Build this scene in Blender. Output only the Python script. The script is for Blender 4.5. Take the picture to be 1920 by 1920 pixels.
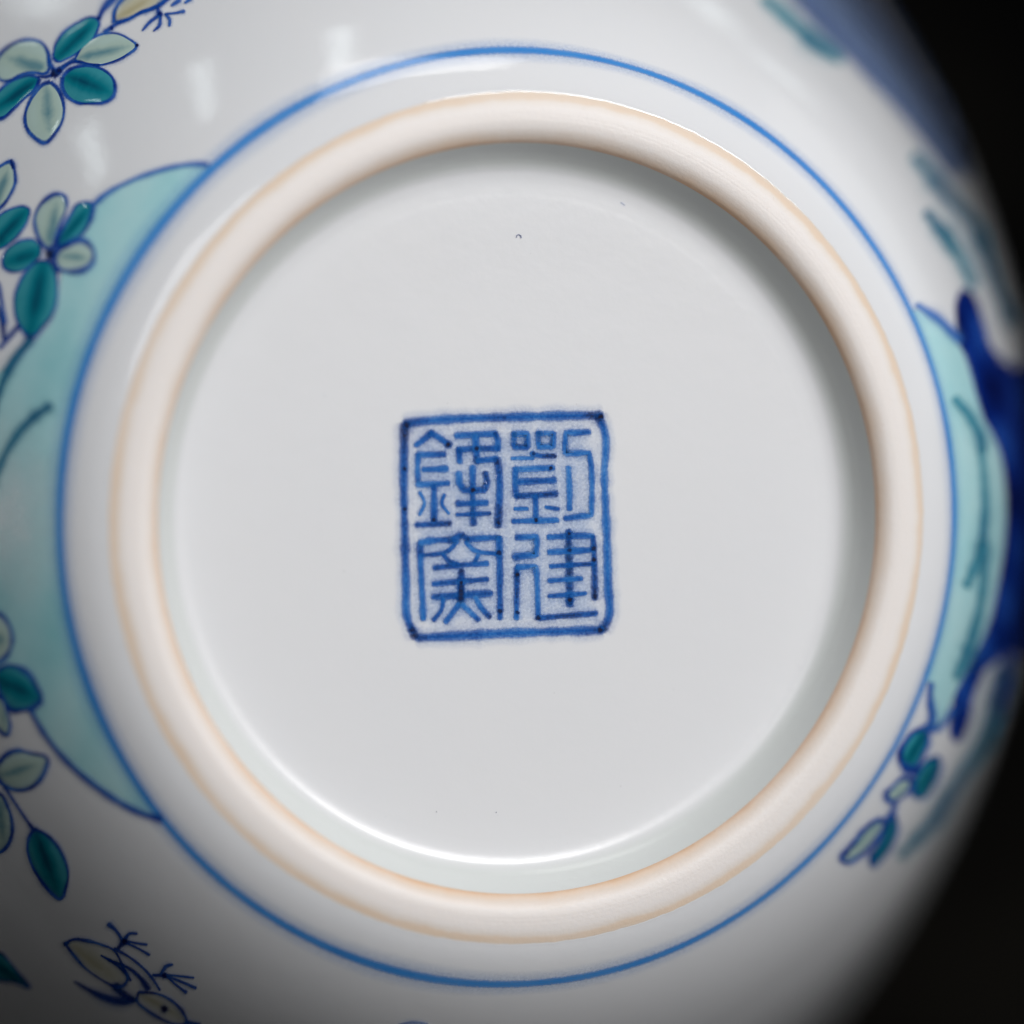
import bpy, math, random
import numpy as np
from mathutils import Matrix, Vector

for o in list(bpy.data.objects):
    bpy.data.objects.remove(o, do_unlink=True)
random.seed(7)
rng = np.random.default_rng(7)
scene = bpy.context.scene
COL = scene.collection

# ------------------------------------------------------------------ measures
K = 5e-5                  # metres per photograph pixel at the foot of the vase
D = 10000.0               # camera distance to the foot in the same units (0.5 m)
NX, NY = 0.295, -0.027    # where the base faces, seen from the camera
OX, OY = 24.9, -13.2
PITCH = math.radians(32.0)
n_v = np.array([NX, NY, math.sqrt(1 - NX * NX - NY * NY)])
u_v = np.cross([0, 1, 0], n_v); u_v /= np.linalg.norm(u_v)
v_v = np.cross(n_v, u_v)
# view axes in the world: x right, y up, z towards the camera
XW = np.array([1.0, 0, 0])
YW = np.array([0, math.sin(PITCH), math.cos(PITCH)])
ZW = np.array([0, -math.cos(PITCH), math.sin(PITCH)])
def vdir(a):
    a = np.asarray(a, float)
    return a[0] * XW + a[1] * YW + a[2] * ZW
U, V, N = vdir(u_v), vdir(v_v), vdir(n_v)

# ------------------------------------------------------------------ profile of the vase (radius, depth below the foot)
def smooth(pts, step):
    pts = np.array(pts, float)
    d = np.r_[0, np.cumsum(np.hypot(*np.diff(pts, axis=0).T))]
    m = np.gradient(pts, d, axis=0)
    out = []
    for i in range(len(pts) - 1):
        L = d[i + 1] - d[i]; k = max(2, int(math.ceil(L / step)))
        for t in np.arange(k) / k:
            h00 = 2*t**3 - 3*t**2 + 1; h10 = t**3 - 2*t**2 + t; h01 = -2*t**3 + 3*t**2; h11 = t**3 - t**2
            out.append(h00*pts[i] + h10*L*m[i] + h01*pts[i+1] + h11*L*m[i+1])
    out.append(pts[-1])
    return np.array(out)

recess_p = smooth([(0.5, 70), (150, 70.2), (300, 70.6), (450, 71.2), (560, 71.9), (608, 72.5), (626, 72.7), (637, 72.4), (647, 71), (657, 67.8),
                   (667, 62), (676.5, 53.5), (685, 43), (692, 32.5), (698.5, 21), (705, 9)], 6)
rim_p = smooth([(705, 9), (711, 1), (719, -5.5), (730, -10.8), (742, -13), (757, -12.8), (773, -10.8), (788, -7.1), (799, -3.9)], 2.5)
lower = [(799, -3.9), (800.6, -3.7), (803, -2.7)] + [(799 + x, -3.9 + 0.30 * x + 0.00335 * x * x) for x in (9, 18, 27, 36, 45, 54, 63, 72, 81)]
r, h, s = 880.0, lower[-1][1], 0.0
H_LINE = h
while s < 2400:
    a = 0.70 + (1.19 - 0.70) * (1 - math.exp(-s / 350.0)) + 0.02 * max(0, s - 600) / 1000
    ds = 20 if s < 400 else 100
    r += ds * math.cos(a); h += ds * math.sin(a); s += ds
    lower.append((r, h))
lower_p = smooth(lower, 14)
r0, h0 = lower[-1]
upper_p = smooth([lower[-2], lower[-1], (r0 + 66, h0 + 200), (r0 + 112, h0 + 420), (r0 + 132, h0 + 660), (r0 + 122, h0 + 900), (r0 + 72, h0 + 1150), (r0 - 40, h0 + 1400), (1600, 3880), (1280, 4090), (930, 4250),
                  (700, 4420), (610, 4640), (590, 4900), (615, 5200), (690, 5440), (760, 5560), (757, 5600), (700, 5560), (590, 5380), (510, 5000)], 45)
upper_p = upper_p[int(np.argmax(upper_p[:, 1] > h0 + 1)):]
body_p = np.vstack([lower_p, upper_p])

# pose: rests on the belly and the lip of the mouth
def low_z(p):
    return (-p[:, 1] * N[2] - p[:, 0] * math.sqrt(1 - N[2] ** 2)).min()
ORIGIN_Z = -low_z(body_p) * K + 0.0004
ORIGIN = np.array([0, 0, ORIGIN_Z])
def view_to_world(p):        # p in view units (pixels), origin at the centre of the picture plane through the foot
    q = np.asarray(p, float) - np.array([OX, OY, 0])
    return ORIGIN + K * vdir(q)

# ------------------------------------------------------------------ camera
cam_d = bpy.data.cameras.new('camera'); cam = bpy.data.objects.new('camera', cam_d); COL.objects.link(cam)
scene.camera = cam
cam_d.sensor_width = 36; cam_d.sensor_height = 36; cam_d.sensor_fit = 'HORIZONTAL'
cam_d.lens = 36 * D / 1920.0
cam_d.clip_start = 0.02; cam_d.clip_end = 60
R = Matrix(((XW[0], YW[0], ZW[0]), (XW[1], YW[1], ZW[1]), (XW[2], YW[2], ZW[2]))).to_4x4()
R.translation = Vector(view_to_world((0, 0, D)))
cam.matrix_world = R
cam_d.dof.use_dof = True
cam_d.dof.focus_distance = (D + 84) * K
cam_d.dof.aperture_fstop = 5.7
cam_d.dof.aperture_blades = 9

# ------------------------------------------------------------------ light: a dark room with ceiling panels and added fill lights
w = bpy.data.worlds.new('World'); scene.world = w; w.use_nodes = True
bg = w.node_tree.nodes['Background']; bg.inputs[0].default_value = (0.8, 0.9, 1, 1); bg.inputs[1].default_value = 0.004
scene.view_settings.view_transform = 'Standard'; scene.view_settings.look = 'None'
scene.view_settings.exposure = 0.1; scene.view_settings.gamma = 1
try: scene.view_settings.use_curve_mapping = False
except Exception: pass
scene.render.engine = 'CYCLES'
scene.cycles.transparent_max_bounces = 24
scene.cycles.max_bounces = 10

def lamp(name, dirv, dist, sx, sy, power, colour, up=(0, 1, 0)):
    ld = bpy.data.lights.new(name, 'AREA'); ld.shape = 'RECTANGLE'; ld.size = sx; ld.size_y = sy
    ld.energy = power; ld.color = colour
    o = bpy.data.objects.new(name, ld); COL.objects.link(o)
    z = vdir(dirv); z = z / np.linalg.norm(z)
    y = vdir(up); x = np.cross(y, z); x /= np.linalg.norm(x); y = np.cross(z, x)
    m = Matrix(((x[0], y[0], z[0]), (x[1], y[1], z[1]), (x[2], y[2], z[2]))).to_4x4()
    m.translation = Vector(ORIGIN + z * dist)
    o.matrix_world = m
    return o

lamp('key_softbox', (0.61, 0.355, 0.71), 1.3, 0.45, 0.45, 12.9, (1.0, 0.985, 0.975))
lamp('front_fill', (0.0, 0.34, 0.94), 1.3, 0.45, 0.45, 2.0, (1.0, 0.985, 0.97))
lamp('low_side_fill', (0.87, -0.32, 0.37), 1.3, 0.45, 0.45, 0.8, (1.0, 0.985, 0.97))
lamp('rear_fill', (0.84, 0.42, -0.34), 1.3, 0.8, 0.8, 0.7, (0.95, 0.98, 1.0))  # unseen fill added behind right to lift the body near its outline
lamp('left_fill', (-0.87, 0.46, -0.18), 2.0, 0.2, 0.2, 4.4, (0.94, 0.98, 1.0))  # unseen compact fill added for the upper left, its reflection kept off frame
lamp('overhead_panel', (0.12, 0.93, 0.27), 1.2, 0.56, 0.26, 1.9, (1.0, 0.995, 0.99), up=(0, 0, 1))
# (the small ceiling panels whose reflections streak the glaze follow at the end: they need the surface)

# ------------------------------------------------------------------ picking points of the surface
bl = body_p[(np.arange(len(body_p)) < len(lower_p) + 12)]
bl = bl[4:]
BH, BR = bl[:, 1], bl[:, 0]
CAMV = np.array([0, 0, D])
def local_ray(px):
    px = np.atleast_2d(np.asarray(px, float))
    d = np.stack([px[:, 0] - 960, 960 - px[:, 1], np.full(len(px), -D)], 1)
    d /= np.linalg.norm(d, axis=1)[:, None]
    B = np.stack([u_v, v_v, n_v])                 # view -> local
    return B @ (CAMV - np.array([OX, OY, 0])), d @ B.T
def hit_body(px):
    o, d = local_ray(px)
    def f(t):
        q = o + d * t[..., None]
        return np.hypot(q[..., 0], q[..., 1]) - np.interp(-q[..., 2], BH, BR)
    ts = np.linspace(D * 0.94, D * 1.32, 900)
    q = o + d[:, None, :] * ts[None, :, None]
    F = np.hypot(q[..., 0], q[..., 1]) - np.interp(-q[..., 2], BH, BR)
    hh = -q[..., 2]
    inside = (F < 0) & (hh > BH[0]) & (hh < BH[-1])
    ok = inside.any(1); k = inside.argmax(1); k[k == 0] = 1
    lo, hi = ts[k - 1], ts[k]
    for _ in range(30):
        m = 0.5 * (lo + hi); g = f(m) < 0
        hi = np.where(g, m, hi); lo = np.where(g, lo, m)
    P = o + d * hi[:, None]
    P[~ok] = np.nan
    return P, normal_body(P)
def normal_body(P):
    hh = -P[:, 2]; e = 6.0
    dr = (np.interp(hh + e, BH, BR) - np.interp(hh - e, BH, BR)) / (2 * e)
    th = np.arctan2(P[:, 1], P[:, 0])
    n = np.stack([np.cos(th), np.sin(th), dr], 1)
    return n / np.linalg.norm(n, axis=1)[:, None]
RH, RR = recess_p[:, 1], recess_p[:, 0]
def hit_floor(px):
    o, d = local_ray(px)
    P = None; zz = np.full(len(d), 70.0)
    for _ in range(4):
        t = (-zz - o[2]) / d[:, 2]; P = o + d * t[:, None]
        zz = np.interp(np.hypot(P[:, 0], P[:, 1]), RR, RH)
    P[:, 2] = -zz
    return P, np.tile([0, 0, 1.0], (len(P), 1))

# ------------------------------------------------------------------ materials
SSS = 0.2
def new_mat(name):
    m = bpy.data.materials.new(name); m.use_nodes = True
    nt = m.node_tree; nt.nodes.clear()
    out = nt.nodes.new('ShaderNodeOutputMaterial')
    p = nt.nodes.new('ShaderNodeBsdfPrincipled')
    nt.links.new(p.outputs[0], out.inputs[0])
    return m, nt, p, out
def nod(nt, t, **kw):
    n = nt.nodes.new(t)
    for k, v in kw.items(): setattr(n, k, v)
    return n
def noise(nt, scale, detail=3, rough=0.55, dist=0.0):
    tc = nod(nt, 'ShaderNodeTexCoord'); n = nod(nt, 'ShaderNodeTexNoise')
    n.inputs['Scale'].default_value = scale; n.inputs['Detail'].default_value = detail
    n.inputs['Roughness'].default_value = rough; n.inputs['Distortion'].default_value = dist
    nt.links.new(tc.outputs['Object'], n.inputs['Vector'])
    return n.outputs['Fac']
def maths(nt, op, a, b=None, clamp=False):
    n = nod(nt, 'ShaderNodeMath', operation=op); n.use_clamp = clamp
    for i, x in enumerate((a, b)):
        if x is None: continue
        if isinstance(x, (int, float)): n.inputs[i].default_value = x
        else: nt.links.new(x, n.inputs[i])
    return n.outputs[0]
def ramp(nt, fac, stops):
    n = nod(nt, 'ShaderNodeValToRGB'); cr = n.color_ramp
    while len(cr.elements) < len(stops): cr.elements.new(0.5)
    for e, (p, c) in zip(cr.elements, stops):
        e.position = p; e.color = c if len(c) == 4 else (*c, 1)
    nt.links.new(fac, n.inputs[0]); return n.outputs[0]
def attr(nt, name):
    n = nod(nt, 'ShaderNodeAttribute'); n.attribute_name = name; return n.outputs['Fac']
def mixc(nt, fac, a, b):
    n = nod(nt, 'ShaderNodeMix', data_type='RGBA')
    for i, x in ((0, fac), (6, a), (7, b)):
        if isinstance(x, (int, float)): n.inputs[i].default_value = x
        elif isinstance(x, tuple): n.inputs[i].default_value = (*x, 1)
        else: nt.links.new(x, n.inputs[i])
    return n.outputs[2]
def bump(nt, p, height, strength, dist):
    b = nod(nt, 'ShaderNodeBump'); b.inputs['Strength'].default_value = strength; b.inputs['Distance'].default_value = dist
    nt.links.new(height, b.inputs['Height']); nt.links.new(b.outputs[0], p.inputs['Normal'])

def glaze_mat(name, ca, cb, bump_s=0.05, pooled=None, rough=0.09):
    m, nt, p, _ = new_mat(name)
    c = mixc(nt, noise(nt, 60, 3), ca, cb)
    sp = maths(nt, 'GREATER_THAN', noise(nt, 1900, 2, 0.4), 0.80)      # rare pinholes and specks
    c = mixc(nt, maths(nt, 'MULTIPLY', sp, 0.35), c, (0.45, 0.45, 0.47))
    if pooled: c = mixc(nt, attr(nt, 'across'), c, pooled)      # thicker, greener glaze pooled on the wall
    nt.links.new(c, p.inputs['Base Color'])
    p.inputs['Roughness'].default_value = rough
    p.inputs['IOR'].default_value = 1.5
    p.inputs['Subsurface Weight'].default_value = SSS
    p.inputs['Subsurface Radius'].default_value = (1.0, 0.95, 0.9)
    p.inputs['Subsurface Scale'].default_value = 0.0012
    hgt = maths(nt, 'ADD', noise(nt, 1100, 3), maths(nt, 'MULTIPLY', noise(nt, 150, 2), 3.0))
    bump(nt, p, hgt, bump_s, 0.0002)
    return m
M_GLAZE = glaze_mat('white_glaze', (0.79, 0.80, 0.825), (0.76, 0.78, 0.81))
M_RECESS = glaze_mat('base_glaze', (0.78, 0.79, 0.81), (0.765, 0.78, 0.81), 0.06, (0.68, 0.712, 0.708), 0.27)

def biscuit_mat():
    m, nt, p, _ = new_mat('unglazed_biscuit')
    s = attr(nt, 'across')                    # 0 inner glaze edge, 1 outer glaze edge
    wob = maths(nt, 'MULTIPLY', maths(nt, 'SUBTRACT', noise(nt, 130, 6, 0.65), 0.5), 0.26)
    s2 = maths(nt, 'ADD', s, wob)
    tone = ramp(nt, s2, [(0.0, (0.72, 0.46, 0.28)), (0.09, (0.78, 0.60, 0.46)), (0.2, (0.78, 0.68, 0.60)), (0.36, (0.845, 0.80, 0.775)),
                         (0.72, (0.845, 0.805, 0.785)), (0.82, (0.81, 0.745, 0.69)), (0.885, (0.78, 0.635, 0.505)), (0.965, (0.77, 0.62, 0.485)), (1.0, (0.77, 0.65, 0.54))])
    spot = maths(nt, 'GREATER_THAN', noise(nt, 1500, 2, 0.5), 0.765)
    c = mixc(nt, maths(nt, 'MULTIPLY', spot, 0.3), tone, (0.5, 0.33, 0.24))
    nt.links.new(c, p.inputs['Base Color'])
    p.inputs['Roughness'].default_value = 0.42
    p.inputs['Specular IOR Level'].default_value = 0.35
    p.inputs['Subsurface Weight'].default_value = SSS
    p.inputs['Subsurface Radius'].default_value = (1.0, 0.9, 0.8)
    p.inputs['Subsurface Scale'].default_value = 0.001
    tn = nod(nt, 'ShaderNodeTexNoise', noise_dimensions='1D'); tn.inputs['Scale'].default_value = 26; tn.inputs['Detail'].default_value = 3
    nt.links.new(s, tn.inputs['W'])                       # turning marks
    hg = maths(nt, 'ADD', maths(nt, 'MULTIPLY', tn.outputs['Fac'], 0.28), noise(nt, 2600, 4, 0.7))
    bump(nt, p, hg, 0.32, 0.00012)
    fade = noise(nt, 45, 3)                               # the flashing comes and goes round the ring
    c2 = mixc(nt, maths(nt, 'MULTIPLY', maths(nt, 'SUBTRACT', fade, 0.38, True), 1.9, True), c, mixc(nt, 0.5, c, (0.82, 0.79, 0.765)))
    nt.links.new(c2, p.inputs['Base Color'])
    return m
M_BISCUIT = biscuit_mat()

def paint_mat(name, stops, grain=4200, dens=1.0, rough=0.07, grainy=0.55):
    """Cobalt under the glaze: 'a' is the cover across the stroke, 'ink' how thick the colour pooled."""
    m, nt, p, out = new_mat(name)
    a, ink = attr(nt, 'a'), attr(nt, 'ink')
    g = maths(nt, 'SUBTRACT', noise(nt, grain, 3, 0.65), 0.5)
    b = maths(nt, 'SUBTRACT', noise(nt, 330, 3, 0.6), 0.5)
    t = maths(nt, 'ADD', maths(nt, 'MULTIPLY', ink, maths(nt, 'ADD', 0.3, maths(nt, 'MULTIPLY', a, 0.7))), maths(nt, 'ADD', maths(nt, 'MULTIPLY', g, grainy), maths(nt, 'MULTIPLY', b, 0.5)), True)
    nt.links.new(ramp(nt, t, stops), p.inputs['Base Color'])
    p.inputs['Roughness'].default_value = rough; p.inputs['IOR'].default_value = 1.5
    edge = maths(nt, 'MULTIPLY', maths(nt, 'MULTIPLY', a, maths(nt, 'SUBTRACT', 1.0, a)), maths(nt, 'MULTIPLY', g, 3.2))
    al = maths(nt, 'MULTIPLY', maths(nt, 'ADD', a, edge), dens, True)
    tr = nod(nt, 'ShaderNodeBsdfTransparent'); mx = nod(nt, 'ShaderNodeMixShader')
    nt.links.new(al, mx.inputs[0]); nt.links.new(tr.outputs[0], mx.inputs[1]); nt.links.new(p.outputs[0], mx.inputs[2])
    nt.links.new(mx.outputs[0], out.inputs[0])
    return m
BLUES = [(0.0, (0.13, 0.32, 0.70)), (0.3, (0.035, 0.17, 0.58)), (0.55, (0.006, 0.06, 0.38)), (0.8, (0.004, 0.02, 0.17)), (1.0, (0.012, 0.013, 0.03))]
M_COBALT = paint_mat('cobalt_blue', BLUES, dens=0.94)
M_LINE = paint_mat('cobalt_line', [(0.0, (0.10, 0.33, 0.74)), (0.5, (0.036, 0.27, 0.74)), (1.0, (0.02, 0.11, 0.42))], dens=0.92, grainy=0.3)
M_SEAL = paint_mat('seal_cobalt', [(0.0, (0.12, 0.34, 0.74)), (0.28, (0.03, 0.19, 0.58)), (0.52, (0.009, 0.10, 0.42)), (0.72, (0.010, 0.045, 0.19)), (0.95, (0.025, 0.02, 0.028))], dens=0.95, grainy=0.85)
M_NAVY = paint_mat('dark_cobalt', [(0.0, (0.014, 0.075, 0.40)), (0.5, (0.003, 0.022, 0.21)), (1.0, (0.002, 0.006, 0.07))], grain=900, dens=1.0)
M_WASH = paint_mat('turquoise_wash', [(0.0, (0.56, 0.83, 0.86)), (0.5, (0.44, 0.77, 0.82)), (1.0, (0.27, 0.64, 0.70))], grain=220, dens=0.9, grainy=0.2)
M_TEALINK = paint_mat('teal_stroke', [(0.0, (0.10, 0.40, 0.50)), (0.5, (0.03, 0.22, 0.36)), (1.0, (0.01, 0.07, 0.20))], grain=600, dens=0.9, grainy=0.2)
M_BLUEWASH = paint_mat('blue_wash', [(0.0, (0.34, 0.45, 0.68)), (0.5, (0.20, 0.30, 0.56)), (1.0, (0.05, 0.09, 0.30))], grain=150, dens=0.9, grainy=0.5)

def enamel_mat(name, edge, mid, vein):
    m, nt, p, _ = new_mat(name)
    x = attr(nt, 'vein')                       # 1 along the painted midrib, 0 at the edge
    wv = maths(nt, 'ADD', x, maths(nt, 'MULTIPLY', maths(nt, 'SUBTRACT', noise(nt, 260, 3, 0.6, 0.6), 0.5), 0.9), True)
    nt.links.new(ramp(nt, wv, [(0.0, edge), (0.5, mid), (1.0, vein)]), p.inputs['Base Color'])
    p.inputs['Roughness'].default_value = 0.04; p.inputs['IOR'].default_value = 1.52
    bump(nt, p, noise(nt, 350, 2), 0.06, 0.0003)
    return m
M_TEAL = enamel_mat('teal_enamel', (0.045, 0.31, 0.38), (0.004, 0.20, 0.265), (0.003, 0.08, 0.14))
M_PALE = enamel_mat('pale_green_enamel', (0.46, 0.61, 0.58), (0.43, 0.57, 0.52), (0.14, 0.29, 0.34))
M_CREAM = enamel_mat('cream_enamel', (0.74, 0.75, 0.74), (0.66, 0.67, 0.60), (0.54, 0.53, 0.40))
M_YELLOW = enamel_mat('pale_yellow_enamel', (0.50, 0.52, 0.46), (0.56, 0.54, 0.40), (0.46, 0.42, 0.27))

# ------------------------------------------------------------------ mesh helpers
def mesh_obj(name, verts, faces, mat, parent, attrs=None, smooth_=True):
    me = bpy.data.meshes.new(name)
    me.from_pydata([tuple(v) for v in verts], [], [tuple(int(i) for i in f) for f in faces])
    for k, arr in (attrs or {}).items():
        a = me.attributes.new(k, 'FLOAT', 'POINT'); a.data.foreach_set('value', np.asarray(arr, np.float32))
    me.materials.append(mat)
    if smooth_: me.polygons.foreach_set('use_smooth', np.ones(len(me.polygons), bool))
    me.update()
    o = bpy.data.objects.new(name, me); COL.objects.link(o)
    if parent: o.parent = parent
    return o
def grid_faces(nr, nc, closed=False, base=0):
    i, j = np.meshgrid(np.arange(nr - 1), np.arange(nc if closed else nc - 1), indexing='ij')
    j2 = (j + 1) % nc
    return (np.stack([i*nc + j, i*nc + j2, (i+1)*nc + j2, (i+1)*nc + j], -1).reshape(-1, 4) + base)

# ------------------------------------------------------------------ the setting: dark cloth on the table
def table():
    m, nt, p, _ = new_mat('black_table')
    c = mixc(nt, ramp(nt, noise(nt, 7, 3), [(0.42, (0, 0, 0)), (0.68, (1, 1, 1))]), (0.0008, 0.0009, 0.001), (0.008, 0.0072, 0.0058))  # brown blotches in the colour stand in for a faintly lit patch
    nt.links.new(c, p.inputs['Base Color'])
    p.inputs['Roughness'].default_value = 0.7; p.inputs['Specular IOR Level'].default_value = 0.02
    bump(nt, p, noise(nt, 800, 3), 0.3, 0.0005)
    nseg = 60
    xs = np.linspace(-1.6, 1.6, nseg); ys = np.linspace(-1.2, 2.2, nseg)
    X, Y = np.meshgrid(xs, ys)
    Z = 0.0 * X - 0.0
    o = mesh_obj('table_surface', np.stack([X, Y, Z], -1).reshape(-1, 3), grid_faces(nseg, nseg), m, None)
    o['kind'] = 'structure'
    return o
table()

# ------------------------------------------------------------------ the vase
vase = bpy.data.objects.new('porcelain_vase', None); COL.objects.link(vase)
vase.empty_display_size = 0.05
mw = Matrix(((U[0], V[0], N[0]), (U[1], V[1], N[1]), (U[2], V[2], N[2]))).to_4x4(); mw.translation = Vector(ORIGIN)
vase.matrix_world = mw
vase['label'] = 'white porcelain vase lying with its base towards us, blue seal mark and painted teal flowers'
vase['category'] = 'vase'

SEG = 640
TH = np.arange(SEG) / SEG * 2 * np.pi
ripple = sum(np.sin(TH * k + rng.random() * 6.28) * a for k, a in ((3, .6), (5, .5), (9, .35), (17, .25), (31, .25), (57, .3), (83, .3), (129, .28), (171, .3), (240, .25)))
def revolve(name, prof, mat, across=None, wob=None):
    nr = len(prof)
    rr = np.repeat(prof[:, 0][:, None], SEG, 1).copy(); hh = np.repeat(prof[:, 1][:, None], SEG, 1).copy()
    if wob is not None:
        rr += wob[:, None] * ripple[None, :]
    P = np.stack([rr * np.cos(TH), rr * np.sin(TH), -hh], -1).reshape(-1, 3) * K
    at = {'across': np.repeat(across, SEG)} if across is not None else None
    return mesh_obj(name, P, grid_faces(nr, SEG, True), mat, vase, at)
def bumpw(p, c, wd, amp):
    return amp * np.exp(-((p[:, 0] - c) / wd) ** 2)
# faint turning rings left in the recess
rec = recess_p.copy()
for c, a in ((612, .12), (652, .35), (676, .35), (688, .3)):
    rec[:, 1] += a * np.exp(-((rec[:, 0] - c) / 2.6) ** 2)
base_o = revolve('recessed_base', rec, M_RECESS, np.clip((rec[:, 0] - 652) / 18, 0, 1))
sa = np.r_[0, np.cumsum(np.hypot(*np.diff(rim_p, axis=0).T))]; sa /= sa[-1]
rim_w = np.where(sa > 0.9, (sa - 0.9) * 10, 0) * 0.8
foot_o = revolve('foot_ring', rim_p, M_BISCUIT, sa, rim_w)
bw = bumpw(body_p, 800, 5, 0.8); bw[body_p[:, 1] > 60] = 0
body_o = revolve('body', body_p, M_GLAZE, None, bw)
foot_o['label'] = 'bare unglazed foot ring with orange edges'

# ------------------------------------------------------------------ brush strokes and enamel, laid on the surface
def spline(pts, n):
    pts = np.array(pts, float)
    if len(pts) == 2: 
        t = np.linspace(0, 1, n)[:, None]; return pts[0] * (1 - t) + pts[1] * t
    d = np.r_[0, np.cumsum(np.linalg.norm(np.diff(pts[:, :2], axis=0), axis=1))]
    m = np.gradient(pts, d, axis=0); s = np.linspace(0, d[-1], n)
    i = np.clip(np.searchsorted(d, s, 'right') - 1, 0, len(pts) - 2); L = d[i + 1] - d[i]; t = ((s - d[i]) / L)[:, None]; L = L[:, None]
    return (2*t**3 - 3*t**2 + 1)*pts[i] + (t**3 - 2*t**2 + t)*L*m[i] + (-2*t**3 + 3*t**2)*pts[i+1] + (t**3 - t**2)*L*m[i+1]
COLS = np.array([-3.3, -1.55, -0.92, 0, 0.92, 1.55, 3.3]); COLA = np.array([0, .17, .72, 1, .72, .17, 0])
LAYER = [0]
class Paint:
    """collects strokes that make up one painted part"""
    def __init__(self, on='body'):
        self.v, self.f, self.a, self.ink, self.n, self.on = [], [], [], [], 0, on
    def put(self, P, faces, a, ink):
        self.v.append(P); self.f.append(faces + self.n); self.a.append(a); self.ink.append(ink); self.n += len(P)
    def line(self, pts, width, ink=0.45, taper=(1, 1), ends=True, soft=1.0, cover=1.0, closed=False, sharp=False):
        w = np.broadcast_to(np.asarray(width, float), (len(pts),)); k = np.broadcast_to(np.asarray(ink, float), (len(pts),))
        q = np.column_stack([np.array(pts, float), w, k])
        L = np.linalg.norm(np.diff(q[:, :2], axis=0), axis=1).sum()
        n = int(max(5, min(90, L / 5)))
        if sharp:
            d = np.r_[0, np.cumsum(np.linalg.norm(np.diff(q[:, :2], axis=0), axis=1))]; ss = np.unique(np.r_[np.linspace(0, d[-1], n), d])
            c = np.stack([np.interp(ss, d, q[:, j]) for j in range(4)], 1)
        else:
            c = spline(q, n)
        cover_r = np.ones(len(c)) * cover
        t = np.linspace(0, 1, len(c))
        c[:, 2] *= (taper[0] + (1 - taper[0]) * np.minimum(1, t * 3)) * (taper[1] + (1 - taper[1]) * np.minimum(1, (1 - t) * 3))
        tan = np.gradient(c[:, :2], axis=0); tan /= np.maximum(1e-6, np.linalg.norm(tan, axis=1))[:, None]
        wid = c[:, 2].copy()
        wid *= 1 + 0.10 * np.interp(np.arange(len(wid)), np.arange(0, len(wid) + 4, 3), rng.normal(0, 1, len(np.arange(0, len(wid) + 4, 3))))
        rows = [(c[i, :2], tan[i], wid[i], cover_r[i], c[i, 3]) for i in range(len(c))]
        if ends:
            pre, post = [], []
            for dist, ws, cs in ((2.4, .25, 0), (1.15, .55, .15), (.7, .85, .8)):
                pre.append((c[0, :2] - tan[0] * wid[0] * .5 * dist, tan[0], wid[0] * ws, cover * cs, c[0, 3]))
            for dist, ws, cs in ((.7, .85, .8), (1.15, .55, .15), (2.4, .25, 0)):
                post.append((c[-1, :2] + tan[-1] * wid[-1] * .5 * dist, tan[-1], wid[-1] * ws, cover * cs, c[-1, 3]))
            rows = pre + rows + post
        px = np.array([[rw[0] + np.array([-rw[1][1], rw[1][0]]) * rw[2] * .5 * (x if abs(x) < 1 else math.copysign(1 + (abs(x) - 1) * soft, x)) for x in COLS] for rw in rows])
        a = np.array([COLA * rw[3] for rw in rows]); ik = np.array([[rw[4]] * 7 for rw in rows])
        self.sheet(px, a, ik)
    def sheet(self, px, a, ik, lift=None):
        nr, nc = px.shape[:2]
        P, Nn = (hit_floor if self.on == 'floor' else hit_body)(px.reshape(-1, 2))
        LAYER[0] += 1
        off = 0.55 + 0.03 * (LAYER[0] % 40) if lift is None else lift
        P = P + Nn * off
        Q = P.reshape(nr, nc, 3); ok = ~np.isnan(Q).any(2)
        for i in range(nr):                       # columns past the outline of the body fold onto the last one that lies on it
            g_ = np.where(ok[i])[0]
            if 2 <= len(g_) < nc:
                for j in np.where(~ok[i])[0]: Q[i, j] = Q[i, g_[np.abs(g_ - j).argmin()]]
        P = Q.reshape(-1, 3)
        good = ok.sum(1) >= 2
        idx = np.where(good)[0]
        if len(idx) < 2: return
        # longest run of rows on the surface
        runs = np.split(idx, np.where(np.diff(idx) > 1)[0] + 1)
        for run in runs:
            if len(run) < 2: continue
            sel = P.reshape(nr, nc, 3)[run].reshape(-1, 3)
            self.put(sel, grid_faces(len(run), nc), a[run].reshape(-1), ik[run].reshape(-1))
    def blob(self, c, r, ink=0.9, cover=1.0):
        ang = np.linspace(0, 2 * np.pi, 17)
        rad = r * (1 + 0.12 * rng.normal(0, 1, 17)); rad[-1] = rad[0]
        rs = np.array([0.02, .5, .8, 1.15, 1.9]); aa = np.array([1, 1, .8, .2, 0]) * cover
        px = np.array([[[c[0] + rad[j] * q * math.cos(ang[j]), c[1] + rad[j] * q * math.sin(ang[j])] for j in range(17)] for q in rs])
        self.sheet(px, np.repeat(aa[:, None], 17, 1), np.full((5, 17), ink))
    def build(self, name, mat, parent):
        V_ = np.vstack(self.v) * K; F_ = np.vstack(self.f)
        return mesh_obj(name, V_, F_, mat, parent, {'a': np.concatenate(self.a), 'ink': np.concatenate(self.ink)})

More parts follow.
